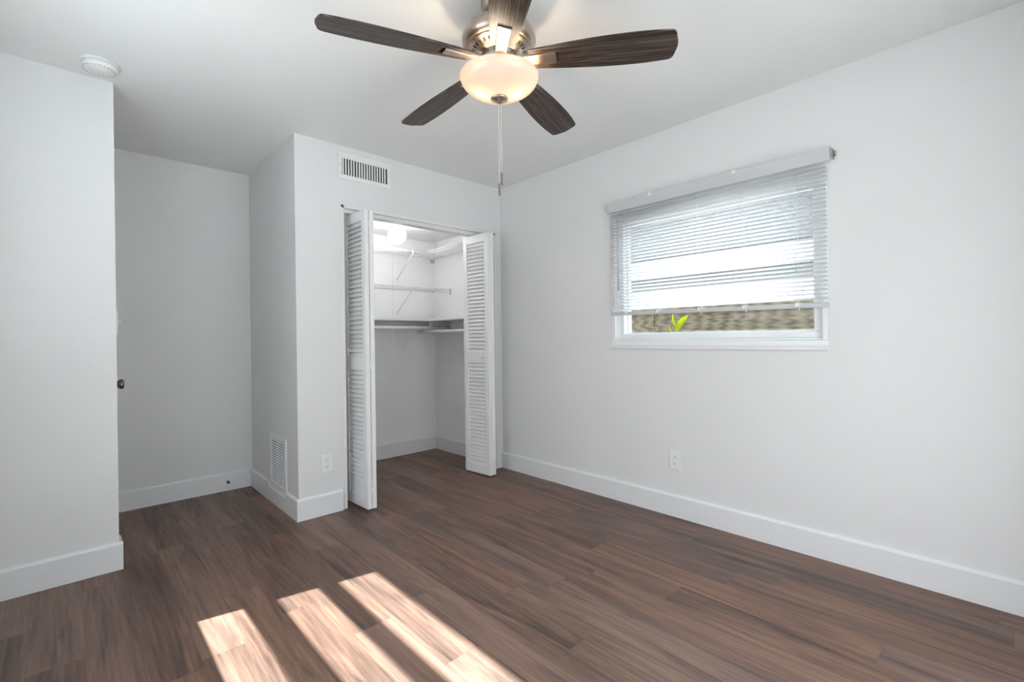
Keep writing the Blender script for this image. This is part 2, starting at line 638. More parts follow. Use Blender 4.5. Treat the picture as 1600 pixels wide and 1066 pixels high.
# sunny window on the left wall: three lights one above the other
win2 = tag(empty('window_2', (XL - .06, -1.4, W2Z0)), 'three-light window in the left wall letting the sun in', 'window', None, 'structure')
bm = bm_new()
panes = [(.944, 1.184), (1.323, 1.573), (1.66, 2.005)]
yA, yB = -2.05, -.672
zz = [W2Z0] + [v for p in panes for v in p] + [W2Z1]
XA, XB = XL - .03, XL - .005
add_box(bm, XA, XB, W2Y0, yA, W2Z0, W2Z1)
add_box(bm, XA, XB, yB, W2Y1, W2Z0, W2Z1)
for i in range(0, len(zz), 2):
    add_box(bm, XA, XB, yA, yB, zz[i], zz[i + 1])
child(obj('window_frame', bm, M_vinyl), win2)
for z0, z1 in panes:
    bm = bm_new()
    add_box(bm, XL - .020, XL - .015, yA, yB, z0, z1)
    child(obj('window_pane', bm, M_glass), win2)

fill_win3 = tag(empty('fill_window_3', (-1.6, YR - .06, W3Z0)), 'wide unseen window added behind the camera for front daylight', 'window', None, 'structure')  # unseen window added to light the closet wall from the front
bm = bm_new()
frame_ring(bm, 'y', YR - .10, YR - .03, W3X0, W3X1, W3Z0, W3Z1, .05)
add_box(bm, -2.03, -1.97, YR - .10, YR - .03, W3Z0 + .05, W3Z1 - .05)
child(obj('window_frame', bm, M_vinyl), fill_win3)
for x0, x1 in ((W3X0 + .05, -2.03), (-1.97, W3X1 - .05)):
    bm = bm_new()
    add_box(bm, x0, x1, YR - .068, YR - .062, W3Z0 + .05, W3Z1 - .05)
    child(obj('window_pane', bm, M_glass), fill_win3)


def portal(name, loc, rot, sx, sy):
    l = bpy.data.lights.new(name, 'AREA')
    l.shape = 'RECTANGLE'
    l.size, l.size_y = sx, sy
    l.cycles.is_portal = True
    o = bpy.data.objects.new(name, l)
    COL.objects.link(o)
    o.location = loc
    o.rotation_euler = rot


portal('window_portal', (.16, (W1Y0 + W1Y1) / 2, (W1Z0 + W1Z1) / 2), (0, radians(90), 0), .92, 1.3)
portal('window_portal', (XL - .16, (W2Y0 + W2Y1) / 2, (W2Z0 + W2Z1) / 2), (0, radians(-90), 0), 1.2, 1.5)
portal('window_portal', ((W3X0 + W3X1) / 2, YR - .16, (W3Z0 + W3Z1) / 2), (radians(90), 0, 0), 2.05, 1.95)

# ------------------------------------------------------------------ venetian blind
blind = tag(empty('venetian_blind', (-.035, -1.81, 1.27)), 'white mini blind hanging half lowered over the window', 'blind')
BY0, BY1 = -2.452, -1.182
bm = bm_new()
add_box(bm, -.052, -.012, BY0 - .022, BY1 + .016, 1.996, 2.038)
child(obj('head_rail', bm, M_rail, None, .003), blind)
bm = bm_new()
add_box(bm, -.060, -.055, BY0 - .022, BY1 + .016, 1.978, 2.046)
add_box(bm, -.060, -.006, BY0 - .022, BY1 + .016, 2.042, 2.048)
child(obj('valance', bm, M_rail, None, .002), blind)
for yc in (-1.50, -2.02):
    bm = bm_new()
    add_box(bm, -.064, -.001, yc - .011, yc + .011, 2.049, 2.053)
    add_box(bm, -.065, -.061, yc - .011, yc + .011, 2.030, 2.053)
    child(obj('valance_clip', bm, M_plastic), blind)
for yc, s in ((BY1 + .020, 1), (BY0 - .026, -1)):
    bm = bm_new()
    add_box(bm, -.056, -.0005, yc - .0025, yc + .0025, 1.996, 2.040)
    add_box(bm, -.018, -.0005, yc - .0025 + s * .002, yc + .0025 + s * .012, 2.008, 2.034)
    child(obj('end_bracket', bm, M_steel), blind)

SLATS, Z0S, PITCH, TILT = 31, 1.307, 0.0215, radians(-22)
bm = bm_new()
for i in range(SLATS):
    zc = Z0S + .006 + i * PITCH
    pr = []
    for k in range(5):
        t = (k / 4 - .5) * .025
        crown = .0022 * (1 - (2 * k / 4 - 1) ** 2)
        pr.append((t * cos(TILT) - crown * sin(TILT), t * sin(TILT) + crown * cos(TILT)))
    y0, y1 = BY0 + random.uniform(0, .002), BY1 - random.uniform(0, .002)
    sag = 0.0
    th = .0007
    T0 = [bm.verts.new((-.034 + a, y0, zc + c)) for a, c in pr]
    T1 = [bm.verts.new((-.034 + a, y1, zc + c)) for a, c in pr]
    U0 = [bm.verts.new((-.034 + a, y0, zc + c - th)) for a, c in pr]
    U1 = [bm.verts.new((-.034 + a, y1, zc + c - th)) for a, c in pr]
    for k in range(4):
        for q in ((T0[k], T0[k + 1], T1[k + 1], T1[k]), (U0[k + 1], U0[k], U1[k], U1[k + 1])):
            f = bm.faces.new(q)
            f.smooth = True
        bm.faces.new((T0[k + 1], T0[k], U0[k], U0[k + 1]))
        bm.faces.new((T1[k], T1[k + 1], U1[k + 1], U1[k]))
    bm.faces.new((T0[0], T1[0], U1[0], U0[0]))
    bm.faces.new((T1[4], T0[4], U0[4], U1[4]))
child(obj('slats', bm, M_slat), blind)
bm = bm_new()
add_box(bm, -.050, -.018, BY0 - .002, BY1 + .002, -.012, .012)
for v in bm.verts:
    v.co.z += 1.2805 + (v.co.y - BY0) / (BY1 - BY0) * .012 - .004
child(obj('bottom_rail', bm, M_rail, None, .004), blind)
CORDS = (-1.307, -1.538, -1.809, -2.063, -2.323)
for yc in CORDS:
    bm = bm_new()
    for dx in (-.0475, -.0205):
        add_tube(bm, (dx, yc, 1.29), (dx, yc, 1.995), .0007, 5)
    add_tube(bm, (-.049, yc + .01, 1.28), (-.049, yc + .01, 1.995), .0006, 5)
    child(obj('ladder_cord', bm, M_cord), blind)
    bm = bm_new()
    zr = 1.2805 + (yc - BY0) / (BY1 - BY0) * .012 - .004
    add_box(bm, -.0545, -.0145, yc - .010, yc + .010, zr - .004, zr + .015)
    add_tube(bm, (-.034, yc - .004, zr - .022), (-.034, yc - .004, zr - .008), .003, 8)
    child(obj('rail_clip', bm, M_plastic, None, .002), blind)
bm = bm_new()
add_tube(bm, (-.056, -1.252, 1.445), (-.056, -1.252, 1.945), .0035, 6)
add_tube(bm, (-.056, -1.252, 1.945), (-.045, -1.252, 2.0), .0015, 6)
child(obj('tilt_wand', bm, mat('clear acrylic wand', (0.45, 0.47, 0.50), .2)), blind)

# ------------------------------------------------------------------ doors
d1 = tag(empty('door_1', (XD - .02, .17, 0)), 'white entry door in the hall alcove with a pewter knob', 'door', None, 'structure')
bm = bm_new()
add_box(bm, XD - .05, XD - .012, DY0 + .012, DY1 - .004, .008, DZ - .004)
child(obj('door_panel', bm, M_door, None, .002), d1)
bm = bm_new()
add_box(bm, XD - .12, XD + .004, DY0 - .0, DY0 + .010, 0, DZ)
add_box(bm, XD - .12, XD + .004, DY1 - .004, DY1, 0, DZ)
child(obj('door_frame', bm, M_trim), d1)
bm = bm_new()
add_lathe(bm, [(0, -.004), (.031, -.004), (.031, .002), (.026, .006), (.011, .008), (.010, .030), (.018, .034), (.0265, .044), (.0275, .052), (.024, .060), (.012, .064), (0, .0645)],
          32, (XD - .017, .285, .907), 'x')
child(obj('door_knob', bm, M_knob), d1)

PW, PT = .300, .030     # folding panel width and thickness


def louver_panel(knob=None):
    """Panel in local space: x along its width 0..PW, y thickness 0..PT, z up."""
    fr, lv = bm_new(), bm_new()
    z0, z1 = .016, 1.992
    st = .046
    add_box(fr, 0, st, 0, PT, z0, z1)
    add_box(fr, PW - st, PW, 0, PT, z0, z1)
    for a, b in ((z0, .090), (.930, 1.020), (1.925, z1)):
        add_box(fr, st, PW - st, 0, PT, a, b)
    for a, b, n in ((.090, .930, 27), (1.020, 1.925, 29)):
        p = (b - a) / n
        for i in range(n):
            zc = a + (i + .5) * p
            M = Matrix.Translation((0, PT / 2, zc)) @ Matrix.Rotation(radians(SLAT_A), 4, 'X')
            add_box(lv, st - .004, PW - st + .004, -.0185, .0185, -.0035, .0035, M)
    return fr, lv


def place_panel(par, p_from, p_to, flip, hinges=False, knob=False):
    """Panel whose x axis runs from p_from to p_to on the floor; thickness to its left (or right when flip)."""
    a, b = Vector((*p_from, 0)), Vector((*p_to, 0))
    e = (b - a).normalized()
    n = Vector((-e.y, e.x, 0)) * (-1 if flip else 1)
    M = Matrix(((e.x, n.x, 0, a.x), (e.y, n.y, 0, a.y), (0, 0, 1, 0), (0, 0, 0, 1)))
    fr, lv = louver_panel()
    for q in (fr, lv):
        for v in q.verts:
            v.co = M @ v.co
    f = child(obj('door_panel', fr, M_door, None, .0025), par)
    l = obj('louvers', lv, M_door)
    l.parent = f
    l.matrix_parent_inverse = Matrix.Translation(-par.location)
    l.matrix_parent_inverse = Matrix.Identity(4)
    f.matrix_parent_inverse = Matrix.Translation(-par.location)
    if knob:
        k = bm_new()
        c = M @ Vector((PW - .066 if knob > 0 else .066, 0, .982))
        bmk = [(0, 0), (.006, 0), (.005, -.010), (.010, -.014), (.013, -.021), (.010, -.027), (0, -.029)]
        pts = bm_new()
        add_lathe(pts, [(r, h) for r, h in bmk], 20, (0, 0, 0), 'y')
        R = M.to_3x3().to_4x4()
        for v in pts.verts:
            v.co = c + (R @ v.co)
        kk = obj('door_knob', pts, M_plastic)
        kk.parent = f
    return f, M


def fold_hinges(par, p, axis_dir):
    for z in (.13, .96, 1.90):
        bm = bm_new()
        add_tube(bm, (p[0], p[1], z - .022), (p[0], p[1], z + .022), .004, 10)
        add_box(bm, p[0] - .010, p[0] + .010, p[1] + .0005, p[1] + .003, z - .02, z + .02)
        child(obj('hinge', bm, M_plastic), par)


SLAT_A = 56
d2 = tag(empty('door_2', (-1.33, 0, 0)), 'white louvered bifold door folded at the left closet jamb', 'door', None, 'structure')
place_panel(d2, (-1.362, .128), (-1.350, -.163), False)
SLAT_A = 56
place_panel(d2, (-1.322 + .034, .128), (-1.286, -.163), True)
fold_hinges(d2, (-1.3175, -.1685), 1)
d3 = tag(empty('door_3', (-.25, 0, 0)), 'white louvered bifold door folded at the right closet jamb with a small white knob', 'door', None, 'structure')
SLAT_A = 56
place_panel(d3, (-.316, .128), (-.295, -.170), False, knob=1)
place_panel(d3, (-.130, .115), (-.229, -.167), True)
fold_hinges(d3, (-.2625, -.1745), 1)

# ------------------------------------------------------------------ air vent over the closet
vent = tag(empty('air_vent', (-1.256, 0, 2.308)), 'white supply air vent with upright fins high on the closet wall', 'vent')
VX0, VX1, VZ0, VZ1 = -1.451, -1.062, 2.219, 2.398
bm = bm_new()
frame_ring(bm, 'y', -.008, -.0005, VX0, VX1, VZ0, VZ1, .028, .030)
child(obj('vent_frame', bm, M_plastic, None, .003), vent)
bm = bm_new()
add_box(bm, VX0 + .026, VX1 - .026, -.0025, -.0006, VZ0 + .028, VZ1 - .026)
child(obj('dark_duct', bm, M_dark), vent)
bm = bm_new()
nf = 17
for i in range(nf):
    xc = VX0 + .031 + (VX1 - VX0 - .062) * (i + .25) / nf + random.uniform(-.0008, .0008)
    M = Matrix.Translation((xc, -.0052, (VZ0 + VZ1) / 2 + .001)) @ Matrix.Rotation(radians(12 + random.uniform(-9, 9)), 4, 'Z')
    add_box(bm, -.0052, .0052, -.0016, .0016, -.0595, .0595, M)
add_box(bm, VX0 + .028, VX1 - .028, -.0075, -.003, VZ1 - .040, VZ1 - .026)
child(obj('fins', bm, M_plastic), vent)
for xc in (VX0 + .012, VX1 - .012):
    bm = bm_new()
    add_lathe(bm, [(0, -.0098), (.003, -.0094), (.0036, -.0080)], 12, (xc, 0, 2.308), 'y')
    child(obj('screw', bm, M_steel), vent)

# return grille low on the closet side wall (facing -x)
grl = tag(empty('return_grille', (XF, .376, .30)), 'white return air grille low on the alcove side wall', 'vent')
GY0, GY1, GZ0, GZ1 = .205, .547, .113, .480
bm = bm_new()
frame_ring(bm, 'x', XF - .010, XF - .0005, GY0, GY1, GZ0, GZ1, .028, .036)
add_box(bm, XF - .008, XF - .003, .372, .382, GZ0 + .036, GZ1 - .028)
child(obj('grille_frame', bm, M_plastic, None, .003), grl)
bm = bm_new()
add_box(bm, XF - .0025, XF - .0006, GY0 + .026, GY1 - .026, GZ0 + .034, GZ1 - .026)
child(obj('dark_duct', bm, M_dark), grl)
bm = bm_new()
nl = 17
for i in range(nl):
    zc = GZ0 + .036 + (GZ1 - GZ0 - .064) * (i + .5) / nl
    M = Matrix.Translation((XF - .0056, (GY0 + GY1) / 2, zc)) @ Matrix.Rotation(radians(-40), 4, 'Y')
    add_box(bm, -.0055, .0055, GY0 - .376 + .028, GY1 - .376 - .028, -.0012, .0012, M)
child(obj('louvers', bm, M_plastic), grl)

# ------------------------------------------------------------------ smoke detector
sd = tag(empty('smoke_detector', (-2.652, -.18, H)), 'round white smoke detector on the ceiling beside the left wall end', 'smoke detector')
sd_c = (-2.652, -.18)
bm = bm_new()
add_lathe(bm, [(0, 2.4395), (.070, 2.4395), (.072, 2.436), (.072, 2.430), (.069, 2.428), (0, 2.428)], 48, (*sd_c, 0))
child(obj('mounting_plate', bm, M_plastic), sd)
bm = bm_new()
add_lathe(bm, [(.058, 2.4278), (.0655, 2.4245), (.066, 2.412), (.063, 2.406), (.052, 2.4025), (.030, 2.402), (.028, 2.4), (0, 2.3995)], 48, (*sd_c, 0))
child(obj('detector_body', bm, M_plastic), sd)
bm = bm_new()
for i in range(24):
    t = 2 * pi * i / 24
    M = Matrix.Translation((sd_c[0] + .0575 * cos(t), sd_c[1] + .0575 * sin(t), 2.4043)) @ Matrix.Rotation(t, 4, 'Z')
    add_box(bm, -.004, .004, -.0022, .0022, -.0006, .0006, M)
child(obj('smoke_slots', bm, mat('grey slots', (.35, .35, .35), .6)), sd)

# ------------------------------------------------------------------ outlets and switch
def outlet(name, origin, u, n, label):
    """Duplex outlet: u horizontal along the wall, n out of the wall."""
    u, n, o = Vector(u), Vector(n), Vector(origin)
    M = Matrix(((u.x, n.x, 0, o.x), (u.y, n.y, 0, o.y), (0, 0, 1, o.z), (0, 0, 0, 1)))
    t = tag(empty(name, o), label, 'outlet', 'wall outlets')

    def put(nm, bm, m, bev=0.0, par=None):
        for v in bm.verts:
            v.co = M @ v.co
        ob = obj(nm, bm, m, None, bev)
        ob.parent = par if par is not None else t
        if par is None:
            ob.matrix_parent_inverse = Matrix.Translation(-o)
        return ob
    bm = bm_new()
    add_box(bm, -.036, .036, .0005, .006, -.058, .058)
    put('cover_plate', bm, M_plastic, .003)
    for zc in (.021, -.021):
        bm = bm_new()
        poly = []
        for i in range(24):
            a = 2 * pi * i / 24
            poly.append((.0165 * cos(a), max(-.0125, min(.0125, .0165 * sin(a)))))
        A = [bm.verts.new((x, .0062, zc + z)) for x, z in poly]
        B = [bm.verts.new((x, .0078, zc + z)) for x, z in poly]
        for i in range(24):
            j = (i + 1) % 24
            bm.faces.new((A[i], A[j], B[j], B[i]))
        bm.faces.new(B)
        r = put('receptacle', bm, M_plastic)
        bm = bm_new()
        add_box(bm, -.0075, -.0050, .0079, .0083, zc - .001, zc + .007)
        add_box(bm, .0050, .0075, .0079, .0083, zc - .001, zc + .006)
        add_lathe(bm, [(0, .0083), (.0026, .0083), (.0026, .0079)], 12, (0, 0, zc - .007), 'y')
        put('slots', bm, M_slot, 0, r)
    bm = bm_new()
    add_lathe(bm, [(0, .0075), (.0025, .0072), (.003, .0062)], 12, (0, 0, 0), 'y')
    put('screw', bm, M_plastic)
    return t


outlet('wall_outlet', (-1.549, 0, .331), (-1, 0, 0), (0, -1, 0), 'white duplex outlet beside the left bifold door')
outlet('wall_outlet', (0, -1.617, .352), (0, 1, 0), (-1, 0, 0), 'white duplex outlet on the right wall under the window')
sw = tag(empty('light_switch', (XD, .055, 1.233)), 'white toggle switch seen edge on at the left wall end', 'light switch')
bm = bm_new()
add_box(bm, XD + .0005, XD + .008, .018, .092, 1.176, 1.292)
child(obj('cover_plate', bm, M_plastic, None, .002), sw)
bm = bm_new()
add_box(bm, XD + .0081, XD + .022, .050, .060, 1.236, 1.246)
child(obj('toggle', bm, M_plastic, None, .001), sw)

# door stop on the alcove baseboard
ds = tag(empty('door_stop', (-1.900, YB - BT, .067)), 'small dark door stop on the alcove baseboard', 'door stop')
bm = bm_new()
add_lathe(bm, [(0, -.0005), (.010, -.0005), (.010, -.004), (.006, -.006), (.005, -.02), (0, -.02)], 16, (-1.900, YB - BT, .067), 'y')
child(obj('stop_base', bm, M_knob), ds)
bm = bm_new()
add_lathe(bm, [(0, -.0202), (.008, -.0202), (.008, -.030), (.006, -.033), (0, -.034)], 16, (-1.900, YB - BT, .067), 'y')
child(obj('rubber_tip', bm, M_slot), ds)

# ------------------------------------------------------------------ closet fittings
# globe lamp
GX, GY, GZ = -.712, .530, 2.030
gl = tag(empty('globe_light', (GX, GY, 2.13)), 'round white globe lamp lit under the closet ceiling', 'lamp')
bm = bm_new()
add_lathe(bm, [(0, 2.1295), (.058, 2.1295), (.060, 2.122), (.052, 2.110), (.040, 2.104), (.036, 2.094), (.0, 2.094)], 40, (GX, GY, 0))
child(obj('lamp_base', bm, M_plastic), gl)
bm = bm_new()
bmesh.ops.create_uvsphere(bm, u_segments=40, v_segments=24, radius=.076)
for v in bm.verts:
    v.co += Vector((GX, GY, GZ - .002))
for f in bm.faces:
    f.smooth = True
child(obj('lamp_globe', bm, M_globe), gl)
bm = bm_new()
pcx, pcy = GX - .058, GY - .02
pts = [Vector((pcx, pcy, 2.112 - 1.1 * i / 20)) for i in range(21)]
for a, b in zip(pts, pts[1:]):
    add_tube(bm, a, b, .0013, 6, caps=False)
add_lathe(bm, [(0, .0), (.005, -.004), (.006, -.018), (0, -.022)], 10, (pcx, pcy, 1.012))
child(obj('pull_cord', bm, M_cord), gl)

CLX = XF + .1


def wire_shelf(name, z, label, along_right, depth=.300):
    t = tag(empty(name, (-.8, YB - .15, z)), label, 'shelf')
    yf = YB - depth
    xr = -depth if along_right else -.002
    bm = bm_new()
    r, rt = .0030, .0016
    x0 = CLX + .002
    # long rods of the back run
    for y in (yf, YB - .006, YB - depth * .36, YB - depth * .68):
        add_tube(bm, (x0, y, z), ((xr if y == yf else -.002), y, z), r, 8)
    add_tube(bm, (x0, yf, z - .030), (xr, yf, z - .030), r, 8)
    n = int((xr - x0) / .0254)
    for i in range(n + 1):
        x = x0 + .004 + i * .0254
        add_tube(bm, (x, YB - .004, z + .003), (x, yf, z + .003), rt, 5)
        add_tube(bm, (x, yf - .0005, z + .003), (x, yf - .0005, z - .032), rt, 5)
    if along_right:
        for x in (xr, -.006, -depth * .36, -depth * .68):
            add_tube(bm, (x, WT + .003, z), (x, (yf if x == xr else YB - .01), z), r, 8)
        add_tube(bm, (xr, WT + .003, z - .030), (xr, yf, z - .030), r, 8)
        n = int((yf - WT) / .0254)
        for i in range(n + 1):
            y = WT + .008 + i * .0254
            add_tube(bm, (-.004, y, z + .003), (xr, y, z + .003), rt, 5)
            add_tube(bm, (xr - .0005, y, z + .003), (xr - .0005, y, z - .032), rt, 5)
    child(obj('wire_deck', bm, M_wire), t)
    for x in (-.435, -1.15):
        bm = bm_new()
        a, b = Vector((x, yf, z - .030)), Vector((x, YB - .004, z - .030 - (.215 if along_right else .20)))
        add_tube(bm, a, b, .0048, 8)
        add_box(bm, x - .008, x + .008, YB - .006, YB - .0005, b.z - .02, b.z + .012)
        add_box(bm, x - .007, x + .007, yf - .006, yf + .006, z - .036, z + .004)
        child(obj('shelf_brace', bm, M_wire), t)
    bm = bm_new()
    if along_right:
        add_box(bm, -.05, -.001, YB - .008, YB - .0005, z - .045, z - .010)
    else:
        add_box(bm, -.012, -.0005, yf - .010, yf + .010, z - .050, z + .008)
    child(obj('wall_clip', bm, M_rail, None, .002), t)
    return t


wire_shelf('wire_shelf', 1.962, 'white wire shelf running round the closet corner under the globe lamp', True)
wire_shelf('wire_shelf', 1.622, 'white wire shelf along the closet back, second from the top', False, .285)

# solid L shelf
YF, XS = YB - .300, -.270
sh_ = tag(empty('closet_shelf', (-.8, YB - .15, 1.315)), 'white painted board shelf around the closet corner above the rods', 'shelf')
bm = bm_new()
add_prism(bm, [(CLX + .001, YF), (XS, YF), (XS, WT + .002), (-.001, WT + .002), (-.001, YB - .001), (CLX + .001, YB - .001)], 1.304, 1.322)
child(obj('shelf_board', bm, M_door, None, .002), sh_)
bm = bm_new()
add_box(bm, CLX + .001, -.001, YB - .019, YB - .001, 1.226, 1.3035)
add_box(bm, -.019, -.001, WT + .002, YB - .019, 1.226, 1.3035)
child(obj('wall_cleat', bm, M_trim, None, .002), sh_)

# clothes rods
RY, RZ, RX = .752, 1.2375, -.275
r1 = tag(empty('clothes_rod', (-.8, RY, RZ)), 'white clothes rod along the closet back under the shelf', 'rod', 'closet rods')
bm = bm_new()
add_tube(bm, (CLX + .002, RY, RZ), (-.040, RY, RZ), .016, 20)
child(obj('rod_tube', bm, M_rod), r1)
bm = bm_new()
add_box(bm, -.0395, -.0195, RY - .022, RY + .022, RZ - .024, RZ + .024)
child(obj('rod_socket', bm, M_steel, None, .004), r1)
r2 = tag(empty('clothes_rod', (RX, .5, 1.200)), 'white clothes rod along the closet right wall with an open end', 'rod', 'closet rods')
bm = bm_new()
y0, y1 = WT + .012, .905
prof = [(.0165, y0), (.0165, y1), (.0135, y1), (.0135, y0 + .01)]
add_lathe(bm, prof, 24, (RX, 0, 1.200), 'y')
child(obj('rod_tube', bm, M_rod), r2)
bm = bm_new()
add_box(bm, RX - .024, RX + .024, WT + .0005, WT + .012, 1.176, 1.224)
child(obj('rod_socket', bm, M_steel, None, .004), r2)
# metal bracket under the shelf corner that carries the rods
br = tag(empty('rod_bracket', (-.17, .75, 1.27)), 'grey metal bracket under the closet shelf corner', 'bracket')
bm = bm_new()
add_box(bm, -.262, -.020, .744, .750, 1.2575, 1.3035)
add_box(bm, -.262, -.020, .7445, .780, 1.3005, 1.3035)
child(obj('bracket_plate', bm, mat('grey enamel', (.50, .49, .47), .45, .3), None, .002), br)
for x in (-.225, -.150, -.070):
    bm = bm_new()
    add_lathe(bm, [(0, -.0035), (.005, -.0030), (.006, -.0004)], 14, (x, .744, 1.281), 'y')
    child(obj('bracket_screw', bm, M_steel), br)

# ------------------------------------------------------------------ ceiling fan
FX, FY = -1.537, -1.722
fan = tag(empty('ceiling_fan', (FX, FY, H)), 'five-blade ceiling fan in brushed nickel with a lit frosted bowl', 'ceiling fan')


def fobj(name, bm, m, par=None, bev=0.0):
    """fan parts are modelled about the fan axis at floor level z"""
    for v in bm.verts:
        v.co.z -= H
    o = obj(name, bm, m, par if par is not None else fan, bev)
    return o


bm = bm_new()
add_lathe(bm, [(0, 2.4398), (.066, 2.4398), (.068, 2.434), (.067, 2.415), (.055, 2.398), (.030, 2.390), (0, 2.389)], 48)
fobj('canopy', bm, M_nickel)
bm = bm_new()
add_lathe(bm, [(.0, 2.3895), (.020, 2.3895), (.020, 2.352), (.0, 2.352)], 32)
fobj('downrod', bm, M_nickel)
bm = bm_new()
prof = [(0, 2.3515), (.042, 2.3515), (.050, 2.348)]
for i in range(9):
    a = pi / 2 * i / 8
    prof.append((.062 + .081 * sin(a), 2.288 + .056 * cos(a)))
prof += [(.143, 2.280), (.138, 2.268), (.128, 2.260), (.119, 2.257), (0, 2.257)]
add_lathe(bm, prof, 64)
fobj('motor_housing', bm, M_nickel)
bm = bm_new()
add_lathe(bm, [(0, 2.2565), (.118, 2.2565), (.119, 2.254), (.117, 2.2515), (.109, 2.250), (.086, 2.236), (.084, 2.233), (.081, 2.232), (.078, 2.228), (0, 2.228)], 64)
vb = fobj('vent_ring', bm, M_nickel)
bm = bm_new()
for i in range(30):
    t = 2 * pi * i / 30 + .05
    a, b = Vector((.104, 0, 2.2465)), Vector((.092, 0, 2.2392))
    d = (b - a).normalized()
    nrm = Vector((-d.z, 0, d.x))
    M = Matrix.Rotation(t, 4, 'Z') @ Matrix(((d.x, 0, nrm.x, (a.x + b.x) / 2), (0, 1, 0, 0), (d.z, 0, nrm.z, (a.z + b.z) / 2), (0, 0, 0, 1)))
    add_box(bm, -.0065, .0065, -.0028, .0028, -.0012, .0012, M)
fobj('vent_slots', bm, M_slot, vb)
for v in bpy.data.objects['vent_slots'].data.vertices:
    pass
bm = bm_new()
add_lathe(bm, [(0, 2.2278), (.066, 2.2278), (.070, 2.225), (.070, 2.194), (.066, 2.190), (0, 2.190)], 48)
fobj('blade_hub', bm, mat('grey hub metal', (.42, .40, .38), .35, .9))
bm = bm_new()
add_lathe(bm, [(0, 2.1898), (.052, 2.1898), (.054, 2.186), (.056, 2.165), (.060, 2.156), (0, 2.156)], 48)
fobj('light_fitter', bm, M_nickel)

# frosted bowl, an open shell with a rolled rim
bm = bm_new()
outer = []
for i in range(15):
    a = (pi / 2) * i / 14
    outer.append((.150 * cos(a) ** 1.08 if i < 14 else 0.0, 2.140 - .073 * sin(a) ** 1.1))
prof = [(.146, 2.1485), (.148, 2.151), (.150, 2.150), (.153, 2.146), (.152, 2.141)] + outer
add_lathe(bm, prof, 72)
fobj('light_bowl', bm, M_bowl)
bm = bm_new()
add_lathe(bm, [(0, 2.0672), (.030, 2.0672), (.034, 2.065), (.034, 2.061), (.026, 2.056), (.014, 2.052), (.008, 2.045), (0, 2.043)], 36)
fobj('finial', bm, M_nickel)
for dx, dy, zb, cl in ((.004, -.003, 1.775, 1), (-.003, .004, 1.735, 2)):
    bm = bm_new()
    z = 2.040
    pts = []
    while z > zb:
        pts.append(z)
        z -= .0045
    add_tube(bm, (dx, dy, 2.04), (dx, dy, zb), .0007, 6)
    for q in pts:
        add_lathe(bm, [(0, .0017), (.0015, .0008), (.0015, -.0008), (0, -.0017)], 6, (dx, dy, q))
    ch = fobj('pull_chain', bm, M_chain)
    bm = bm_new()
    add_lathe(bm, [(0, .003), (.0022, .001), (.0034, -.004), (.0030, -.012), (.0036, -.038), (.0042, -.044), (.003, -.047), (0, -.048)], 14, (dx, dy, zb))
    fobj('chain_fob', bm, M_fob, ch)
    for v in ch.data.vertices:
        pass

# blades: built along +x, then turned
def blade_outline():
    r0, r1 = .122, .662
    pts = []

    def half(x):
        t = (x - r0) / (r1 - r0)
        return .044 + .028 * sin(min(1, t / .72) * pi / 2) - (.010 * ((t - .72) / .28) ** 2 if t > .72 else 0)
    xs = [r0 + (r1 - .03 - r0) * i / 22 for i in range(23)]
    up = [(x, half(x)) for x in xs]
    hx = half(r1 - .03)
    tip = []
    for i in range(1, 8):
        a = pi / 2 * i / 8
        tip.append((r1 - .03 + .022 * sin(a), hx - .026 + .026 * cos(a)))
    n = 8
    nose = [(r1 - .008 + .008 * cos(pi / 2 * (2 * i / n - 1)), (hx - .026) * (1 - 2 * i / n)) for i in range(n + 1)]
    low = [(x, -y) for x, y in (up + tip)[::-1]]
    slot = [(r0, -.0255), (.236, -.0265), (.236, .0265), (r0, .0255)]
    return up + tip + nose[1:-1] + low + slot


PITCHB = radians(12)
out = blade_outline()
blade0 = None
for k, deg in enumerate((161.6, 233.6, 305.6, 17.6, 89.6)):
    if blade0 is None:
        bm = bm_new()
        n = len(out)
        A = [bm.verts.new((x, y, -.003)) for x, y in out]
        B = [bm.verts.new((x, y, .003)) for x, y in out]
        for i in range(n):
            j = (i + 1) % n
            bm.faces.new((A[i], A[j], B[j], B[i]))
        f1 = bm.faces.new(A[::-1])
        f2 = bm.faces.new(B)
        bmesh.ops.triangulate(bm, faces=[f1, f2])
        blade0 = obj('fan_blade', bm, M_blade, fan)
        bm = bm_new()
        prof = [(.052, -.009), (.085, -.009), (.135, -.0065), (.222, -.0065), (.222, .004), (.135, .004), (.085, .005), (.052, .005)]
        wid = [.020, .020, .0225, .0245, .0245, .0225, .020, .020]
        A = [bm.verts.new((x, -wd, z)) for (x, z), wd in zip(prof, wid)]
        B = [bm.verts.new((x, wd, z)) for (x, z), wd in zip(prof, wid)]
        for i in range(8):
            j = (i + 1) % 8
            bm.faces.new((A[i], A[j], B[j], B[i]))
        bm.faces.new(A[::-1])
        bm.faces.new(B)
        arm0 = obj('blade_arm', bm, M_nickel, blade0, .002)
        bm = bm_new()
        add_box(bm, .15, .262, -.030, .030, .0034, .0075)
        plate0 = obj('mount_plate', bm, M_slot, blade0)
        bl, kids = blade0, [arm0, plate0]
    else:
        bl = blade0.copy()
        COL.objects.link(bl)
        bl.parent = fan
        for q in (arm0, plate0):
            c = q.copy()
            COL.objects.link(c)
            c.parent = bl
    bl.matrix_parent_inverse = Matrix.Identity(4)
    bl.matrix_basis = Matrix.Translation((0, 0, 2.205 - H)) @ Matrix.Rotation(radians(deg), 4, 'Z') @ Matrix.Rotation(radians(1.5), 4, 'Y') @ Matrix.Rotation(-PITCHB, 4, 'X')

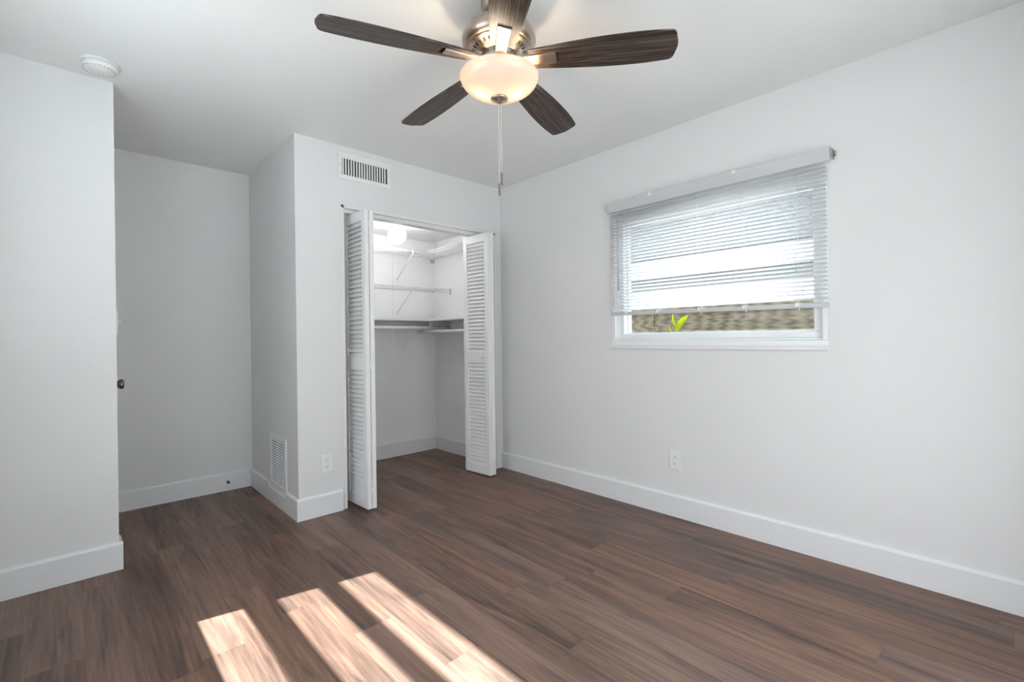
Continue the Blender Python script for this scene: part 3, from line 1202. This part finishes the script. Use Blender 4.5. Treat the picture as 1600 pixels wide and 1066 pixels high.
for dx, dy in ((.042, -.039), (-.042, .039)):      # two bulbs inside the bowl
    pl = bpy.data.lights.new('bowl_bulb', 'POINT')
    pl.energy = FAN_POWER / 2
    pl.color = (1.0, 0.84, 0.64)
    pl.shadow_soft_size = .02
    po = bpy.data.objects.new('bowl_bulb', pl)
    COL.objects.link(po)
    po.location = (FX + dx, FY + dy, 2.108)

# ------------------------------------------------------------------ outdoors beyond the right window
bm = bm_new()
add_box(bm, -14, 20, -18, 18, -.30, -.20)
struct('ground', bm, noise_bump(mat('pale concrete paving', (.40, .39, .38), .9, spec=.1), 12, .3), 'pale concrete paving outside', 'ground')

fe = tag(empty('wooden_fence', (1.5, -1.4, -.2)), 'weathered grey brown board fence outside the window', 'fence')
zb = -.19
for i in range(8):
    bm = bm_new()
    z0 = zb + i * .195
    yj = (-.66 if i % 2 == 0 else -.62)
    add_box(bm, 1.50, 1.52, yj + .003, 3.0, z0, z0 + .1945)
    add_box(bm, 1.50, 1.52, -5.5, yj - .003, z0, z0 + .1945)
    child(obj('fence_board', bm, M_fence, None, .002), fe)
bm = bm_new()
add_box(bm, 1.47, 1.55, -5.5, 3.0, 1.3705, 1.405)
child(obj('fence_cap', bm, M_fence), fe)
for y in (-5.3, -3.0, -.64, 1.6):
    bm = bm_new()
    add_box(bm, 1.521, 1.60, y - .045, y + .045, -.2, 1.368)
    child(obj('fence_post', bm, M_fence), fe)

# leafy plant in front of the fence
M_leaf = shader_mix('young yellow green leaf', lambda nt: mix_sh(nt, .45, sh(nt, 'ShaderNodeBsdfDiffuse', (.50, .58, .015)), sh(nt, 'ShaderNodeBsdfTranslucent', (.66, .76, .02))))
pt_ = tag(empty('garden_plant', (1.28, -1.02, -.2)), 'yellow green leafy plant in front of the fence', 'plant')
bm = bm_new()
leaves = bm_new()


def leaf(bm, base, tipd, side, L, W):
    d, s = Vector(tipd).normalized(), Vector(side).normalized()
    nrm = d.cross(s)
    prev = None
    for i in range(9):
        t = i / 8
        wd = W * sin(pi * min(1, t * .93 + .05)) ** .8
        c = Vector(base) + d * L * t + nrm * (.018 * sin(pi * t))
        row = [bm.verts.new(c - s * wd + nrm * .006), bm.verts.new(c), bm.verts.new(c + s * wd + nrm * .006)]
        if prev:
            for q in range(2):
                f = bm.faces.new((prev[q], prev[q + 1], row[q + 1], row[q]))
                f.smooth = True
        prev = row


PB = Vector((1.28, -1.02, 0))
add_tube(bm, (1.28, -1.02, -.2), (1.28, -1.0, 1.12), .007, 8, .004)
child(obj('stem', bm, mat('green stem', (.22, .30, .04), .6)), pt_)
rr = random.Random(3)
leaf(leaves, (1.28, -.965, 1.165), (-.02, -.125, .14), (.1, .14, .125), .195, .040)
leaf(leaves, (1.28, -.985, 1.20), (-.02, .03, .12), (.1, .12, -.03), .14, .024)
leaf(leaves, (1.28, -.95, 1.14), (0, .05, .10), (.1, .1, -.05), .10, .012)
leaf(leaves, (1.28, -.945, 1.14), (0, .01, .10), (.1, .1, -.01), .08, .010)
for a, z, L, W, lean in ((-1.0, 1.05, .10, .016, .5),
                         (.1, 1.0, .15, .03, .2), (-.6, .9, .16, .03, .1), (2.4, .95, .16, .03, .4), (3.4, 1.02, .15, .03, .6), (.6, .8, .17, .03, .2)):
    dirv = Vector((-.15 * cos(a), .5 * sin(a), lean))
    side = Vector((.15, 1, -.5 * sin(a) / max(.2, lean)))
    side = side - dirv.normalized() * side.dot(dirv.normalized())
    leaf(leaves, (1.28, -1.02 + .02 * a * .3, z), dirv, side, L, W)
lf = obj('leaves', leaves, M_leaf)
sm = lf.modifiers.new('thick', 'SOLIDIFY')
sm.thickness = .0012
child(lf, pt_)

# neighbour house: white fascia and wall in the sun, grey shingle roof
nh = tag(empty('neighbour_house', (6, 0, -.2)), 'white neighbouring house with a grey roof seen through the blind', 'house')
M_hw = noise_bump(mat('white stucco', (.80, .81, .82), .8, spec=.1), 40, .3)
bm = bm_new()
add_box(bm, 4.22, 9, -9, 9, -.2, 2.25)
child(obj('house_wall', bm, M_hw), nh)
bm = bm_new()
add_box(bm, 3.98, 4.02, -9.2, 9.2, 2.055, 2.31)
child(obj('fascia', bm, mat('white fascia', (.82, .82, .82), .5)), nh)
SHD_STRIP = bm_new()  # dark strip painted in place of the eave's shadow on the wall
add_box(SHD_STRIP, 4.20, 4.219, -9, 9, 1.865, 2.058)
bm = bm_new()
add_box(bm, 4.02, 4.24, -9.2, 9.2, 2.06, 2.08)
child(obj('eave_shade_strip', SHD_STRIP, mat('painted eave shade', (.17, .18, .185), .8)), nh)
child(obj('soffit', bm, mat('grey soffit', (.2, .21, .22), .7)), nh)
bm = bm_new()
A = [bm.verts.new(p) for p in ((3.95, -9.3, 2.315), (3.95, 9.3, 2.315), (9, 9.3, 5.2), (9, -9.3, 5.2))]
B = [bm.verts.new(v.co + Vector((0, 0, .05))) for v in A]
for i in range(4):
    j = (i + 1) % 4
    bm.faces.new((A[i], A[j], B[j], B[i]))
bm.faces.new(A)
bm.faces.new(B)
child(obj('house_roof', bm, noise_bump(mat('blue grey shingles', (.031, .033, .035), .9, spec=.1), 30, .5)), nh)
